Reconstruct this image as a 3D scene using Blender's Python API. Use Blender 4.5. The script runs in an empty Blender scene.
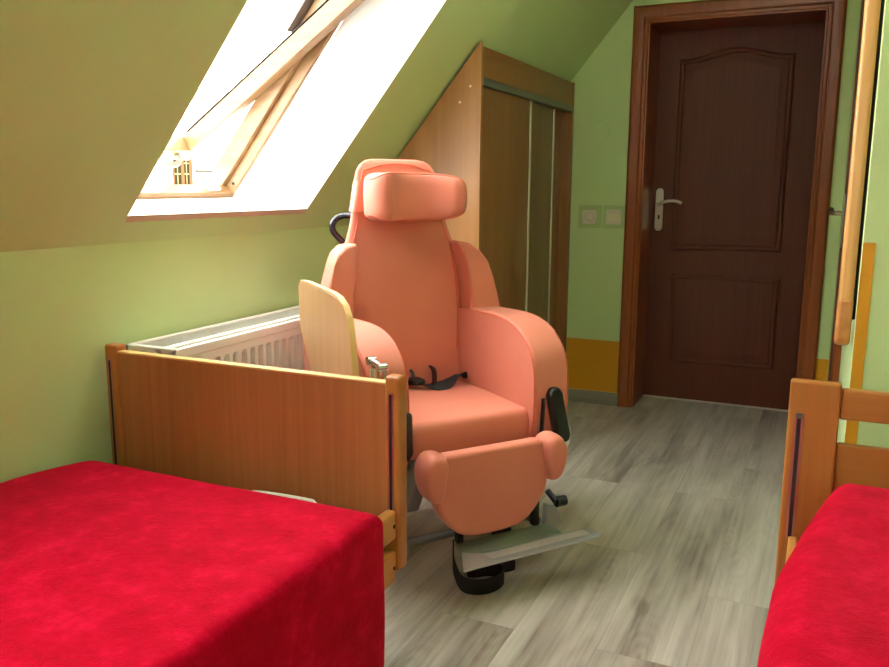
import bpy, bmesh, math, random
from mathutils import Vector, Matrix, noise
random.seed(7)
sc = bpy.context.scene
COL = sc.collection
PI = math.pi
FILL_GLOW = 9  # emission of the unseen ceiling globe added to brighten the room

# ------------------------------------------------------------------ helpers
def lin(c):
    return tuple(((v/255)/12.92 if v/255 <= .04045 else ((v/255+.055)/1.055)**2.4) for v in c) + (1,)

def mat(name, rgb, rough=.6, metal=0, spec=.5, build=None, **kw):
    m = bpy.data.materials.new(name); m.use_nodes = True
    nt = m.node_tree; b = nt.nodes['Principled BSDF']
    b.inputs['Base Color'].default_value = lin(rgb)
    b.inputs['Roughness'].default_value = rough
    b.inputs['Metallic'].default_value = metal
    b.inputs['Specular IOR Level'].default_value = spec
    for k, v in kw.items():
        b.inputs[k.replace('_', ' ')].default_value = v
    if build: build(nt, b)
    return m

def node(nt, typ, **kw):
    n = nt.nodes.new(typ)
    for k, v in kw.items():
        if k.startswith('i_'): n.inputs[int(k[2:])].default_value = v
        else: setattr(n, k, v)
    return n

def coords(nt, scale, rot=(0, 0, 0)):
    t = node(nt, 'ShaderNodeTexCoord'); mp = node(nt, 'ShaderNodeMapping')
    mp.inputs['Scale'].default_value = scale; mp.inputs['Rotation'].default_value = rot
    nt.links.new(t.outputs['Object'], mp.inputs['Vector'])
    return mp.outputs['Vector']

def ramp(nt, fac, stops):
    r = node(nt, 'ShaderNodeValToRGB'); e = r.color_ramp.elements
    while len(e) < len(stops): e.new(.5)
    for el, (p, c) in zip(e, stops): el.position = p; el.color = lin(c)
    nt.links.new(fac, r.inputs['Fac'])
    return r.outputs['Color']

def bump(nt, b, h, strength, dist=.002):
    n = node(nt, 'ShaderNodeBump'); n.inputs['Strength'].default_value = strength; n.inputs['Distance'].default_value = dist
    nt.links.new(h, n.inputs['Height']); nt.links.new(n.outputs['Normal'], b.inputs['Normal'])

def wood(name, dark, light, axis='Z', rough=.4, freq=38, contrast=(.3, .72), coat=0.0):
    """straight-grained wood; grain runs along the given axis of the object's own coordinates"""
    def f(nt, b):
        s = {'X': (1.3, freq, freq), 'Y': (freq, 1.3, freq), 'Z': (freq, freq, 1.3)}[axis]
        v = coords(nt, s)
        n = node(nt, 'ShaderNodeTexNoise'); n.inputs['Scale'].default_value = 1; n.inputs['Detail'].default_value = 6
        n.inputs['Distortion'].default_value = .6
        nt.links.new(v, n.inputs['Vector'])
        s2 = {'X': (.5, 5, 5), 'Y': (5, .5, 5), 'Z': (5, 5, .5)}[axis]
        v2 = coords(nt, s2); n2 = node(nt, 'ShaderNodeTexNoise'); n2.inputs['Scale'].default_value = 1; n2.inputs['Detail'].default_value = 3
        nt.links.new(v2, n2.inputs['Vector'])
        mx = node(nt, 'ShaderNodeMath', operation='ADD')
        m1 = node(nt, 'ShaderNodeMath', operation='MULTIPLY'); m1.inputs[1].default_value = .55
        m2 = node(nt, 'ShaderNodeMath', operation='MULTIPLY'); m2.inputs[1].default_value = .45
        nt.links.new(n.outputs['Fac'], m1.inputs[0]); nt.links.new(n2.outputs['Fac'], m2.inputs[0])
        nt.links.new(m1.outputs[0], mx.inputs[0]); nt.links.new(m2.outputs[0], mx.inputs[1])
        c = ramp(nt, mx.outputs[0], [(contrast[0], dark), (contrast[1], light)])
        nt.links.new(c, b.inputs['Base Color'])
        bump(nt, b, n.outputs['Fac'], .12, .001)
        if coat: b.inputs['Coat Weight'].default_value = coat; b.inputs['Coat Roughness'].default_value = .25
    return mat(name, light, rough, build=f)

def obj(name, bm, m, parent=None, smooth=False, bevel=0, seg=2, sub=0, angle=35, loc=None, recalc=True):
    if recalc: bmesh.ops.recalc_face_normals(bm, faces=bm.faces)
    me = bpy.data.meshes.new(name); bm.to_mesh(me); bm.free()
    o = bpy.data.objects.new(name, me); COL.objects.link(o)
    for mm in (m if isinstance(m, (list, tuple)) else [m]): me.materials.append(mm)
    if parent: o.parent = parent
    if loc: o.location = loc
    if smooth or bevel:
        for p in me.polygons: p.use_smooth = True
        if not sub:
            try: me.set_sharp_from_angle(angle=math.radians(angle if not bevel else 180))
            except Exception: pass
    if bevel:
        md = o.modifiers.new('bevel', 'BEVEL'); md.width = bevel; md.segments = seg; md.limit_method = 'ANGLE'
        md.angle_limit = math.radians(30); md.harden_normals = False
        wn = o.modifiers.new('wn', 'WEIGHTED_NORMAL'); wn.keep_sharp = True
    if sub:
        md = o.modifiers.new('sub', 'SUBSURF'); md.levels = sub; md.render_levels = sub
    return o

def tag(o, label, cat=None, group=None, kind=None):
    o['label'] = label
    if cat: o['category'] = cat
    if group: o['group'] = group
    if kind: o['kind'] = kind
    return o

def empty(name, loc=(0, 0, 0), rz=0, parent=None):
    o = bpy.data.objects.new(name, None); COL.objects.link(o); o.location = loc; o.rotation_euler = (0, 0, rz)
    o.empty_display_size = .1
    if parent: o.parent = parent
    return o

def box(bm, x0, x1, y0, y1, z0, z1):
    v = [bm.verts.new((x, y, z)) for z in (z0, z1) for y in (y0, y1) for x in (x0, x1)]
    for f in ((0, 2, 3, 1), (4, 5, 7, 6), (0, 1, 5, 4), (2, 6, 7, 3), (0, 4, 6, 2), (1, 3, 7, 5)):
        bm.faces.new([v[i] for i in f])
    return v

def B(*a):
    bm = bmesh.new(); box(bm, *a); return bm

def prism(bm, pts, d0, d1, plane='XZ'):
    """outline pts (2D) extruded from d0 to d1 along the remaining axis"""
    def P(a, b, d):
        return {'XZ': (a, d, b), 'YZ': (d, a, b), 'XY': (a, b, d)}[plane]
    A = [bm.verts.new(P(a, b, d0)) for a, b in pts]; C = [bm.verts.new(P(a, b, d1)) for a, b in pts]
    bm.faces.new(A); bm.faces.new(C[::-1]); n = len(pts)
    for i in range(n): bm.faces.new((A[i], C[i], C[(i+1) % n], A[(i+1) % n]))
    return A, C

def PR(pts, d0, d1, plane='XZ'):
    bm = bmesh.new(); prism(bm, pts, d0, d1, plane); return bm

def tube(bm, pts, r, n=10, caps=True, closed=False):
    pts = [Vector(p) for p in pts]; rings = []; N = len(pts)
    ref = None
    for i, p in enumerate(pts):
        a = pts[(i-1) % N] if (i or closed) else p; b = pts[(i+1) % N] if (i < N-1 or closed) else p
        t = (b-a).normalized()
        if ref is None:
            ref = Vector((0, 0, 1)) if abs(t.z) < .9 else Vector((1, 0, 0))
        s = (ref - t*ref.dot(t)).normalized(); ref = s; q = t.cross(s)
        rr = r[i] if isinstance(r, (list, tuple)) else r
        rings.append([bm.verts.new(p+(s*math.cos(2*PI*k/n)+q*math.sin(2*PI*k/n))*rr) for k in range(n)])
    for i in range(N-1 if not closed else N):
        A, C = rings[i], rings[(i+1) % N]
        for k in range(n): bm.faces.new((A[k], A[(k+1) % n], C[(k+1) % n], C[k]))
    if caps and not closed: bm.faces.new(rings[0][::-1]); bm.faces.new(rings[-1])

def TB(pts, r, n=10, closed=False):
    bm = bmesh.new(); tube(bm, pts, r, n, closed=closed); return bm

def cyl(bm, p0, p1, r, n=20): tube(bm, [p0, p1], r, n)

def ribbon(bm, pts, widths, th=.003, up=None):
    """flat strap through pts; widths = vector (or list) giving half-width direction at each point"""
    rings = []; N = len(pts); pts = [Vector(p) for p in pts]
    for i, p in enumerate(pts):
        a = pts[max(i-1, 0)]; b = pts[min(i+1, N-1)]; t = (b-a).normalized()
        w = Vector(widths[i] if isinstance(widths, list) else widths); nn = t.cross(w).normalized()*th/2
        rings.append([bm.verts.new(p+w+nn), bm.verts.new(p-w+nn), bm.verts.new(p-w-nn), bm.verts.new(p+w-nn)])
    for i in range(N-1):
        A, C = rings[i], rings[i+1]
        for k in range(4): bm.faces.new((A[k], A[(k+1) % 4], C[(k+1) % 4], C[k]))
    bm.faces.new(rings[0][::-1]); bm.faces.new(rings[-1])

def loft(bm, rings, cap=True):
    R = [[bm.verts.new(p) for p in r] for r in rings]; n = len(R[0])
    for A, C in zip(R, R[1:]):
        for k in range(n): bm.faces.new((A[k], A[(k+1) % n], C[(k+1) % n], C[k]))
    if cap: bm.faces.new(R[0][::-1]); bm.faces.new(R[-1])
    return R

def smoothcurve(pts, n=6, closed=False):
    """Catmull-Rom through pts"""
    P = [Vector(p) for p in pts]; out = []; N = len(P)
    rng = range(N if closed else N-1)
    for i in rng:
        g = (lambda k: P[k % N]) if closed else (lambda k: P[min(max(k, 0), N-1)])
        p0, p1, p2, p3 = g(i-1), g(i), g(i+1), g(i+2)
        for k in range(n):
            t = k/n
            out.append(.5*((2*p1)+(p2-p0)*t+(2*p0-5*p1+4*p2-p3)*t*t+(3*p1-p0-3*p2+p3)*t**3))
    if not closed: out.append(P[-1])
    return out

def round_poly(pts, r, n=5):
    """round the corners of a 2D polygon; r may be a list"""
    out = []; N = len(pts)
    for i in range(N):
        p = Vector(pts[i]); a = Vector(pts[i-1])-p; b = Vector(pts[(i+1) % N])-p
        rr = r[i] if isinstance(r, (list, tuple)) else r
        if rr <= 0: out.append(tuple(p)); continue
        rr = min(rr, a.length*.49, b.length*.49)
        A = p+a.normalized()*rr; C = p+b.normalized()*rr
        for k in range(n+1):
            t = k/n; q = A*(1-t)**2+p*2*t*(1-t)+C*t*t; out.append((q.x, q.y))
    return out

# ------------------------------------------------------------------ materials
def paint_build(rgb, rgb2):
    def f(nt, b):
        v = coords(nt, (1, 1, 1)); n = node(nt, 'ShaderNodeTexNoise'); n.inputs['Scale'].default_value = 2.2; n.inputs['Detail'].default_value = 4
        nt.links.new(v, n.inputs['Vector']); nt.links.new(ramp(nt, n.outputs['Fac'], [(.3, rgb), (.7, rgb2)]), b.inputs['Base Color'])
        n2 = node(nt, 'ShaderNodeTexNoise'); n2.inputs['Scale'].default_value = 130; n2.inputs['Detail'].default_value = 2
        nt.links.new(v, n2.inputs['Vector']); bump(nt, b, n2.outputs['Fac'], .10, .002)
    return f
M = {}
M['green'] = mat('green_paint', (188, 210, 148), .6, build=paint_build((185, 208, 144), (191, 212, 152)))
M['yellow'] = mat('yellow_paint', (205, 142, 4), .6, build=paint_build((202, 139, 2), (209, 146, 6)))
M['white'] = mat('white_paint', (240, 240, 236), .6)
M['sill_chip'] = mat('raw_board_edge', (196, 168, 146), .8)
M['ceiling'] = M['green']
M['rad'] = mat('radiator_enamel', (238, 236, 228), .3)
M['radgrille'] = mat('radiator_grille', (196, 194, 186), .4)
M['pine'] = wood('varnished_pine', (120, 86, 48), (150, 120, 82), 'X', .4, 30)
M['pineY'] = wood('varnished_pine_across', (120, 86, 48), (150, 120, 82), 'Y', .4, 30)
M['footpanel'] = wood('brown_veneer', (152, 92, 48), (178, 114, 64), 'Z', .38, 60, (.3, .7))
M['bedpost'] = wood('beech_post', (156, 94, 36), (184, 122, 60), 'Z', .33, 42)
M['bedrail'] = wood('beech_rail_x', (156, 97, 40), (184, 125, 62), 'X', .33, 42)
M['bedraily'] = wood('beech_rail_y', (176, 116, 52), (200, 142, 76), 'Y', .33, 42)
M['tray'] = wood('pale_beech_tray', (208, 160, 112), (226, 184, 140), 'Z', .3, 50)
M['trayedge'] = mat('tray_edge', (222, 184, 120), .35)
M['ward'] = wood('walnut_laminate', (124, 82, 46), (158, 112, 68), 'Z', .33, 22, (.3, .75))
M['wardlit'] = wood('walnut_laminate_glare', (154, 108, 64), (188, 140, 90), 'Z', .3, 22, (.3, .75))  # lighter walnut copy: glare on the side panel put into the colour
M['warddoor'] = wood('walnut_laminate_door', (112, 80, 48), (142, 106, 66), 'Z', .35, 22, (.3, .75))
M['doorleaf'] = wood('mahogany_leaf', (82, 34, 13), (102, 46, 19), 'Z', .6, 60, (.3, .7))
M['doorframe'] = wood('mahogany_frame', (122, 58, 22), (154, 82, 38), 'Z', .33, 30, (.3, .7))
M['doorframeh'] = wood('mahogany_frame_h', (122, 58, 22), (154, 82, 38), 'X', .33, 30, (.3, .7))
M['lightboard'] = wood('light_wood_board', (190, 134, 72), (222, 170, 104), 'Z', .35, 40)
M['alu'] = mat('pale_aluminium', (206, 202, 188), .4, .35)
M['alumatte'] = mat('grey_rail', (128, 132, 124), .45, .6)
M['chrome'] = mat('chrome', (210, 210, 208), .18, 1)
M['nickel'] = mat('satin_nickel', (196, 188, 170), .32, 1)
M['black'] = mat('black_plastic', (26, 26, 30), .38)
M['blackstrap'] = mat('black_webbing', (22, 21, 24), .75)
M['blacktube'] = mat('black_tube', (34, 36, 48), .25)
M['grey'] = mat('grey_metal', (120, 124, 122), .4, .5)
M['greyplas'] = mat('grey_plastic', (140, 142, 138), .45)
M['footgreen'] = mat('grey_green_footplate', (134, 146, 132), .35, .3)
M['socket'] = mat('ivory_plastic', (206, 200, 178), .35)
M['socketdark'] = mat('socket_dark', (60, 56, 44), .5)
M['film'] = mat('clear_cover_on_green', (172, 196, 136), .15)
M['dark'] = mat('dark_gap', (18, 16, 14), .8)
M['cap'] = mat('white_caps', (225, 222, 214), .5)
M['purple'] = mat('slot_metal', (176, 128, 132), .3, .8)
M['slotdark'] = mat('slot_inside', (40, 20, 18), .7)

def fabric(name, rgb, rgb2):
    def f(nt, b):
        v = coords(nt, (1, 1, 1)); n = node(nt, 'ShaderNodeTexNoise'); n.inputs['Scale'].default_value = 6; n.inputs['Detail'].default_value = 3
        nt.links.new(v, n.inputs['Vector']); nt.links.new(ramp(nt, n.outputs['Fac'], [(.3, rgb), (.7, rgb2)]), b.inputs['Base Color'])
        n2 = node(nt, 'ShaderNodeTexNoise'); n2.inputs['Scale'].default_value = 26; n2.inputs['Detail'].default_value = 3
        nt.links.new(v, n2.inputs['Vector']); bump(nt, b, n2.outputs['Fac'], .16, .003)
    return mat(name, rgb, .58, spec=.35, build=f, Sheen_Weight=.15, Sheen_Roughness=.4)
M['salmon'] = fabric('salmon_upholstery', (204, 120, 97), (210, 127, 104))
M['seam'] = mat('salmon_piping', (206, 104, 76), .6)

def fleece(nt, b):
    v = coords(nt, (1, 1, 1))
    n = node(nt, 'ShaderNodeTexNoise'); n.inputs['Scale'].default_value = 11; n.inputs['Detail'].default_value = 8; n.inputs['Roughness'].default_value = .75
    nt.links.new(v, n.inputs['Vector'])
    nt.links.new(ramp(nt, n.outputs['Fac'], [(.34, (160, 0, 27)), (.52, (180, 0, 36)), (.68, (206, 14, 56))]), b.inputs['Base Color'])
    n2 = node(nt, 'ShaderNodeTexNoise'); n2.inputs['Scale'].default_value = 320; n2.inputs['Detail'].default_value = 3
    nt.links.new(v, n2.inputs['Vector'])
    n3 = node(nt, 'ShaderNodeTexNoise'); n3.inputs['Scale'].default_value = 60; n3.inputs['Detail'].default_value = 4
    nt.links.new(v, n3.inputs['Vector'])
    ad = node(nt, 'ShaderNodeMath', operation='ADD'); nt.links.new(n2.outputs['Fac'], ad.inputs[0]); nt.links.new(n3.outputs['Fac'], ad.inputs[1])
    bump(nt, b, ad.outputs[0], .6, .004)
M['red'] = mat('red_fleece', (205, 8, 40), .9, spec=.05, build=fleece, Sheen_Weight=.35, Sheen_Roughness=.35, Sheen_Tint=lin((255, 95, 115)))

def floorb(nt, b):
    L = nt.links
    t = node(nt, 'ShaderNodeTexCoord'); s = node(nt, 'ShaderNodeSeparateXYZ'); L.new(t.outputs['Object'], s.inputs[0])
    def mth(op, a, c=None, d=None):
        n = node(nt, 'ShaderNodeMath', operation=op)
        for i, q in enumerate((a, c, d)):
            if q is None: continue
            if isinstance(q, (int, float)): n.inputs[i].default_value = q
            else: L.new(q, n.inputs[i])
        return n.outputs[0]
    u = mth('DIVIDE', mth('ADD', s.outputs['X'], .236), .2292)
    k = mth('FLOOR', u); fu = mth('SUBTRACT', u, k)
    wn = node(nt, 'ShaderNodeTexWhiteNoise', noise_dimensions='1D'); L.new(k, wn.inputs['W'])
    off = mth('MULTIPLY', wn.outputs['Value'], 1.26)
    for kk, yy in ((0, 2.41), (-1, 1.99), (-2, 2.62), (-3, 1.99)):      # where the boards of the aisle end
        c = mth('COMPARE', k, kk, .1)
        off = mth('ADD', mth('MULTIPLY', off, mth('SUBTRACT', 1, c)), mth('MULTIPLY', c, yy))
    w = mth('DIVIDE', mth('SUBTRACT', s.outputs['Y'], off), 1.26)
    r = mth('FLOOR', w); fw = mth('SUBTRACT', w, r)
    cid = node(nt, 'ShaderNodeCombineXYZ'); L.new(k, cid.inputs[0]); L.new(r, cid.inputs[1])
    wn2 = node(nt, 'ShaderNodeTexWhiteNoise', noise_dimensions='3D'); L.new(cid.outputs[0], wn2.inputs['Vector'])
    # grain coordinates, shifted per board
    cc = node(nt, 'ShaderNodeCombineXYZ')
    L.new(mth('ADD', mth('MULTIPLY', s.outputs['X'], 1), mth('MULTIPLY', wn2.outputs['Value'], 17)), cc.inputs[0])
    L.new(mth('ADD', s.outputs['Y'], mth('MULTIPLY', wn2.outputs['Value'], 31)), cc.inputs[1])
    def nz(sx, sy, sc_, det, dist=0):
        mp = node(nt, 'ShaderNodeMapping'); mp.inputs['Scale'].default_value = (sx, sy, 1); L.new(cc.outputs[0], mp.inputs['Vector'])
        n = node(nt, 'ShaderNodeTexNoise'); n.inputs['Scale'].default_value = sc_; n.inputs['Detail'].default_value = det
        n.inputs['Distortion'].default_value = dist; L.new(mp.outputs[0], n.inputs['Vector']); return n.outputs['Fac']
    fine = nz(75, 1.6, 1, 5, .3); mid = nz(9, 1.1, 1, 6, .5)
    # cathedral rings: wave over a warped low-frequency field
    ringf = mth('SINE', mth('MULTIPLY', nz(5.0, .9, 1, 2, .5), 75))
    knots = nz(7, 2.4, 1, 1, 0)
    g = mth('ADD', mth('MULTIPLY', fine, .30), mth('MULTIPLY', mid, .72))
    g = mth('ADD', g, mth('MULTIPLY', ringf, .016))
    g = mth('ADD', g, mth('MULTIPLY', mth('SUBTRACT', wn2.outputs['Value'], .5), .13))
    vmp = node(nt, 'ShaderNodeMapping'); vmp.inputs['Scale'].default_value = (3.4, 1.1, 1); L.new(cc.outputs[0], vmp.inputs['Vector'])
    vo = node(nt, 'ShaderNodeTexVoronoi'); vo.inputs['Scale'].default_value = 1.0; vo.voronoi_dimensions = '2D'; L.new(vmp.outputs[0], vo.inputs['Vector'])
    vd = mth('ADD', vo.outputs['Distance'], mth('MULTIPLY', mid, .28))
    fade = mth('POWER', 2.718, mth('MULTIPLY', vd, -7.0))
    g = mth('ADD', g, mth('MULTIPLY', mth('MULTIPLY', mth('SINE', mth('MULTIPLY', vd, 95)), fade), .08))
    g = mth('SUBTRACT', g, mth('MULTIPLY', mth('MAXIMUM', mth('SUBTRACT', .12, vd), 0), 3.0))
    g = mth('SUBTRACT', g, mth('MULTIPLY', mth('MAXIMUM', mth('SUBTRACT', knots, .70), 0), 1.2))
    col = ramp(nt, g, [(.30, (112, 103, 90)), (.46, (158, 150, 138)), (.66, (190, 184, 173))])
    # seams
    eu = mth('MINIMUM', fu, mth('SUBTRACT', 1, fu)); ew = mth('MINIMUM', fw, mth('SUBTRACT', 1, fw))
    line = mth('MAXIMUM', mth('LESS_THAN', mth('MULTIPLY', eu, .2292), .0011), mth('LESS_THAN', mth('MULTIPLY', ew, 1.26), .0011))
    mx = node(nt, 'ShaderNodeMix', data_type='RGBA'); L.new(mth('MULTIPLY', line, .35), mx.inputs[0]); L.new(col, mx.inputs[6])
    mx.inputs[7].default_value = lin((98, 90, 78)); L.new(mx.outputs[2], b.inputs['Base Color'])
    L.new(mth('ADD', mth('MULTIPLY', fine, .2), .32), b.inputs['Roughness'])
    bump(nt, b, mth('SUBTRACT', fine, mth('MULTIPLY', line, 1.0)), .10, .001)
M['floor'] = mat('grey_oak_vinyl', (150, 144, 130), .42, build=floorb)
M['base'] = wood('grey_skirting', (118, 114, 100), (152, 148, 132), 'X', .4, 40)
def glassb(nt, b):
    b.inputs['Transmission Weight'].default_value = 1; b.inputs['IOR'].default_value = 1.01
M['glass'] = mat('window_glass', (255, 255, 255), 0.0, spec=.3, build=glassb)
M['extwall'] = mat('white_render', (246, 244, 238), .9)
M['extroof'] = mat('grey_roof', (150, 140, 130), .9)
M['extwin'] = mat('brown_casement', (74, 48, 24), .6, spec=.1)
M['extpane'] = mat('dark_panes', (34, 34, 20), .5, spec=0)
M['clad'] = mat('grey_cladding', (120, 116, 112), .5, .2)

# ------------------------------------------------------------------ room shell
XK, ZK, D = -1.905, 1.027, 4.47           # knee wall, knee height, end wall
A = math.radians(50.67); CA, SA = math.cos(A), math.sin(A)
XR, YC = .092, 2.5                        # narrow part's right side and the corner facing the bed
YB, XE = -1.9, 1.35                       # rear wall, right side beside the bed
ZC = 2.52
def S(s, off, y):                         # point on the roof: s up the slope, off outwards
    return (XK+s*CA-off*SA, y, ZK+s*SA+off*CA)

def quads(qs):
    bm = bmesh.new()
    for q in qs:
        bm.faces.new([bm.verts.new(p) for p in q])
    bmesh.ops.remove_doubles(bm, verts=bm.verts, dist=1e-5)
    return bm
def struct(name, bm, m, parent=None, label=None, **kw):
    o = obj(name, bm, m, parent, **kw)
    if not parent: o['kind'] = 'structure'
    if label: o['label'] = label
    return o

struct('floor', B(XK-.1, XE+.1, YB-.1, D+.5, -.05, 0), M['floor'], label='grey oak plank floor')
struct('wall_left', B(XK-.12, XK, YB-.1, D+.1, 0, ZK), M['green'], label='low green knee wall behind the radiator')
sm = (ZC-ZK)/SA
Y1, Y2, SB, ST = 1.812, 2.728, .106, 1.52          # roof window opening in the slope
Y3, Y4 = -.22, .695                                 # added second roof window, unseen behind the camera, for more sky light
ys = [YB-.1, Y3, Y4, Y1, Y2, D+.1]; ss = [0, SB, ST, sm]
q = []
for i in range(5):
    for j in range(3):
        if j == 1 and i in (1, 3): continue
        q.append([S(ss[j], 0, ys[i]), S(ss[j], 0, ys[i+1]), S(ss[j+1], 0, ys[i+1]), S(ss[j+1], 0, ys[i])])
xs = S(sm, 0, 0)[0]
q.append([(xs, YB-.1, ZC), (xs, D+.1, ZC), (XE+.1, D+.1, ZC), (XE+.1, YB-.1, ZC)])
struct('ceiling', quads(q), M['green'], label='green sloping roof ceiling around the window')

# end wall with door hole
DX0, DX1, DZ = -.918, -.058, 2.045        # rough opening inside the frame
def wall_y(y, x0, x1, z0, z1): return [(x0, y, z0), (x1, y, z0), (x1, y, z1), (x0, y, z1)]
bm = bmesh.new()
box(bm, XK-.1, DX0, D, D+.3, 0, ZC+.1); box(bm, DX1, XR+.1, D, D+.3, 0, ZC+.1); box(bm, DX0, DX1, D, D+.3, DZ, ZC+.1)
struct('wall_back', bm, M['green'], label='green end wall around the brown door')
struct('door_leak_backing', B(XK-.1, XE+.1, D+.3, D+.34, -.05, ZC+.1), M['green'], label='added backing behind the door that keeps sky light out')  # unseen panel added to stop sky light leaking under the door
struct('trim_1', quads([wall_y(D-.0015, -1.284, -.975, .07, .361), wall_y(D-.0015, .002, XR-.03, 0, .358)]), M['yellow'], label='yellow painted dado low on the end wall')
struct('baseboard_back', B(-1.284, -.975, D-.014, D, 0, .068), M['base'], bevel=.003, label='grey wood effect skirting under the yellow dado')
# right side: a block whose left face carries the second door and whose front face looks at the bed
bm = bmesh.new()
box(bm, XR, XE+.1, YC, 3.58, 0, ZC+.1); box(bm, XR-.002, XE+.1, 3.58, D+.3, 2.05, ZC+.1)
box(bm, .062, XE+.1, 4.33, D+.3, 0, ZC+.1); box(bm, XR+.03, XE+.1, 3.58, 4.33, 0, 2.05)
struct('wall_right', bm, M['green'], label='green wall with rounded corner beyond the right bed', bevel=.004)
struct('wall_beside_bed', B(XE, XE+.1, YB-.1, YC, 0, ZC+.1), M['green'], label='green wall at the right side')
WX0, WX1, WZ0, WZ1 = .45, 1.15, 1.3, 2.1      # unseen window added opposite the door for fill light
bm = bmesh.new()
box(bm, XK-.1, WX0, YB-.1, YB, 0, ZC+.1); box(bm, WX1, XE+.1, YB-.1, YB, 0, ZC+.1); box(bm, WX0, WX1, YB-.1, YB, 0, WZ0); box(bm, WX0, WX1, YB-.1, YB, WZ1, ZC+.1)
struct('wall_front', bm, M['green'], label='green wall opposite the door with an added light opening')
w3 = empty('fill_window'); w3['kind'] = 'structure'; w3['label'] = 'pine framed window added unseen opposite the door to brighten the room'
bm = bmesh.new()
for a in ((WX0, WX0+.06, WZ0, WZ1), (WX1-.06, WX1, WZ0, WZ1), (WX0+.06, WX1-.06, WZ0, WZ0+.06), (WX0+.06, WX1-.06, WZ1-.06, WZ1), (.77, .83, WZ0+.06, WZ1-.06)): box(bm, a[0], a[1], YB-.09, YB-.03, a[2], a[3])
obj('fill_window_frame', bm, M['pine'], w3)
obj('fill_window_pane', B(WX0+.06, WX1-.06, YB-.065, YB-.06, WZ0+.06, WZ1-.06), M['glass'], w3)
struct('trim_2', B(.0935, .1235, YC-.0015, YC+.001, 0, 1.056), M['yellow'], label='upright yellow painted band at the green wall corner')

# ------------------------------------------------------------------ door 1 (end wall)
YD = 4.752
d1 = struct('door_1', B(DX0+.002, DX1-.002, YD, YD+.016, .0075, DZ-.002), M['doorleaf'], label='dark brown panelled door with an arched upper panel in the end wall', bevel=.002)
def moulding(outline, y, parent, m):
    """raised bead, groove and raised field following an outline (x,z)"""
    cx = sum(p[0] for p in outline)/len(outline); cz = sum(p[1] for p in outline)/len(outline)
    n = len(outline)
    def inset(dd):
        out = []
        for i in range(n):
            p = Vector(outline[i]); a = Vector(outline[i-1]); c = Vector(outline[(i+1) % n])
            e1 = (p-a).normalized(); e2 = (c-p).normalized()
            n1 = Vector((-e1.y, e1.x)); n2 = Vector((-e2.y, e2.x)); nn = (n1+n2)
            nn = nn/max(nn.dot(n1), .3)
            out.append(p+nn*dd)
        return out
    prof = [(0, 0), (.004, .007), (.012, .011), (.022, .009), (.030, .001), (.040, .001), (.064, .008), (.070, .008)]
    bm = bmesh.new()
    R = loft(bm, [[(p.x, y-h, p.y) for p in inset(dd)] for dd, h in prof], cap=False)
    bm.faces.new(R[-1])
    return obj('door_panel', bm, m, parent, smooth=True, angle=20)
up = [(-.785, .857), (-.211, .862)]
for i in range(17):
    t = i/16; x = -.211+(-.785+.211)*t; w = abs(2*t-1)
    up.append((x, 1.876+.048*(.5*(1+math.cos(PI*min(1, max(0, (w-.0)/.92)))))))
moulding(up, YD, d1, M['doorleaf'])
moulding([(-.774, .222), (-.206, .222), (-.206, .724), (-.774, .724)], YD, d1, M['doorleaf'])
# frame: deep jamb lining plus a rounded architrave
def arch_frame(name, x0, x1, zt, yw, w, parent, m_v, depth=.022, flip=1):
    pr = [(0, 0), (0, .012), (.012, .022), (.035, .024), (.055, .018), (.062, .010), (.074, .010), (.08, .004), (w, 0)]
    bm = bmesh.new()
    path = [((x0, 0), (-1, 0)), ((x0, zt), (-1, 1)), ((x1, zt), (1, 1)), ((x1, 0), (1, 0))]
    rings = []
    for (x, z), (dx, dz) in path:
        rings.append([(x+dx*(w-a), yw-h*depth/.022, z+dz*(w-a)) for a, h in pr])
    loft(bm, rings, cap=False)
    return obj(name, bm, m_v, parent, smooth=True, angle=28)
arch_frame('architrave', DX0+.02, DX1-.02, DZ-.02, D, .085, d1, M['doorframe'])
bm = bmesh.new()
box(bm, DX0-.001, DX0+.022, D-.004, YD-.001, 0, DZ); box(bm, DX1-.022, DX1+.001, D-.004, YD-.001, 0, DZ); box(bm, DX0, DX1, D-.004, YD-.001, DZ-.022, DZ+.001)
obj('jamb', bm, M['doorframe'], d1, bevel=.003)
bm = bmesh.new(); box(bm, DX0+.022, DX1-.022, YD-.012, YD+.016, 0, .0070)
tag(obj('threshold', bm, M['alu'], d1), 'thin pale threshold strip under the door')

def lever_handle(parent, x, y, z, mtx, flipx=1):
    """long plate with a curved lever; local frame: x along lever, y out of the door (towards -y), z up"""
    bm = bmesh.new(); hw, hh = .021, .118; out = []
    for i in range(9): a = PI*i/8; out.append((hw*math.cos(a), hh-hw+hw*math.sin(a)))
    for i in range(9): a = PI+PI*i/8; out.append((hw*math.cos(a), -hh+hw+hw*math.sin(a)))
    prism(bm, out, -.008, 0)
    bm.transform(mtx)
    pl = obj('door_handle', bm, M['nickel'], parent, smooth=True, bevel=.002)
    bm = bmesh.new(); cyl(bm, (0, -.006, .032), (0, -.045, .032), .0095)
    pts = smoothcurve([(0, -.045, .032), (.012, -.052, .034), (.04, -.055, .045), (.075, -.054, .050), (.105, -.052, .045), (.128, -.050, .036)], 5)
    tube(bm, pts, [.0095]*(len(pts)-1)+[.008], 12); bm.transform(mtx)
    obj('lever', bm, M['nickel'], pl, smooth=True)
    bm = bmesh.new(); box(bm, -.0045, .0045, -.0088, -.0078, -.052, -.03); bm.transform(mtx)
    obj('keyhole', bm, M['dark'], pl)
lever_handle(d1, 0, 0, 0, Matrix.Translation((-.857, YD, 1.076)))

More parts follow.
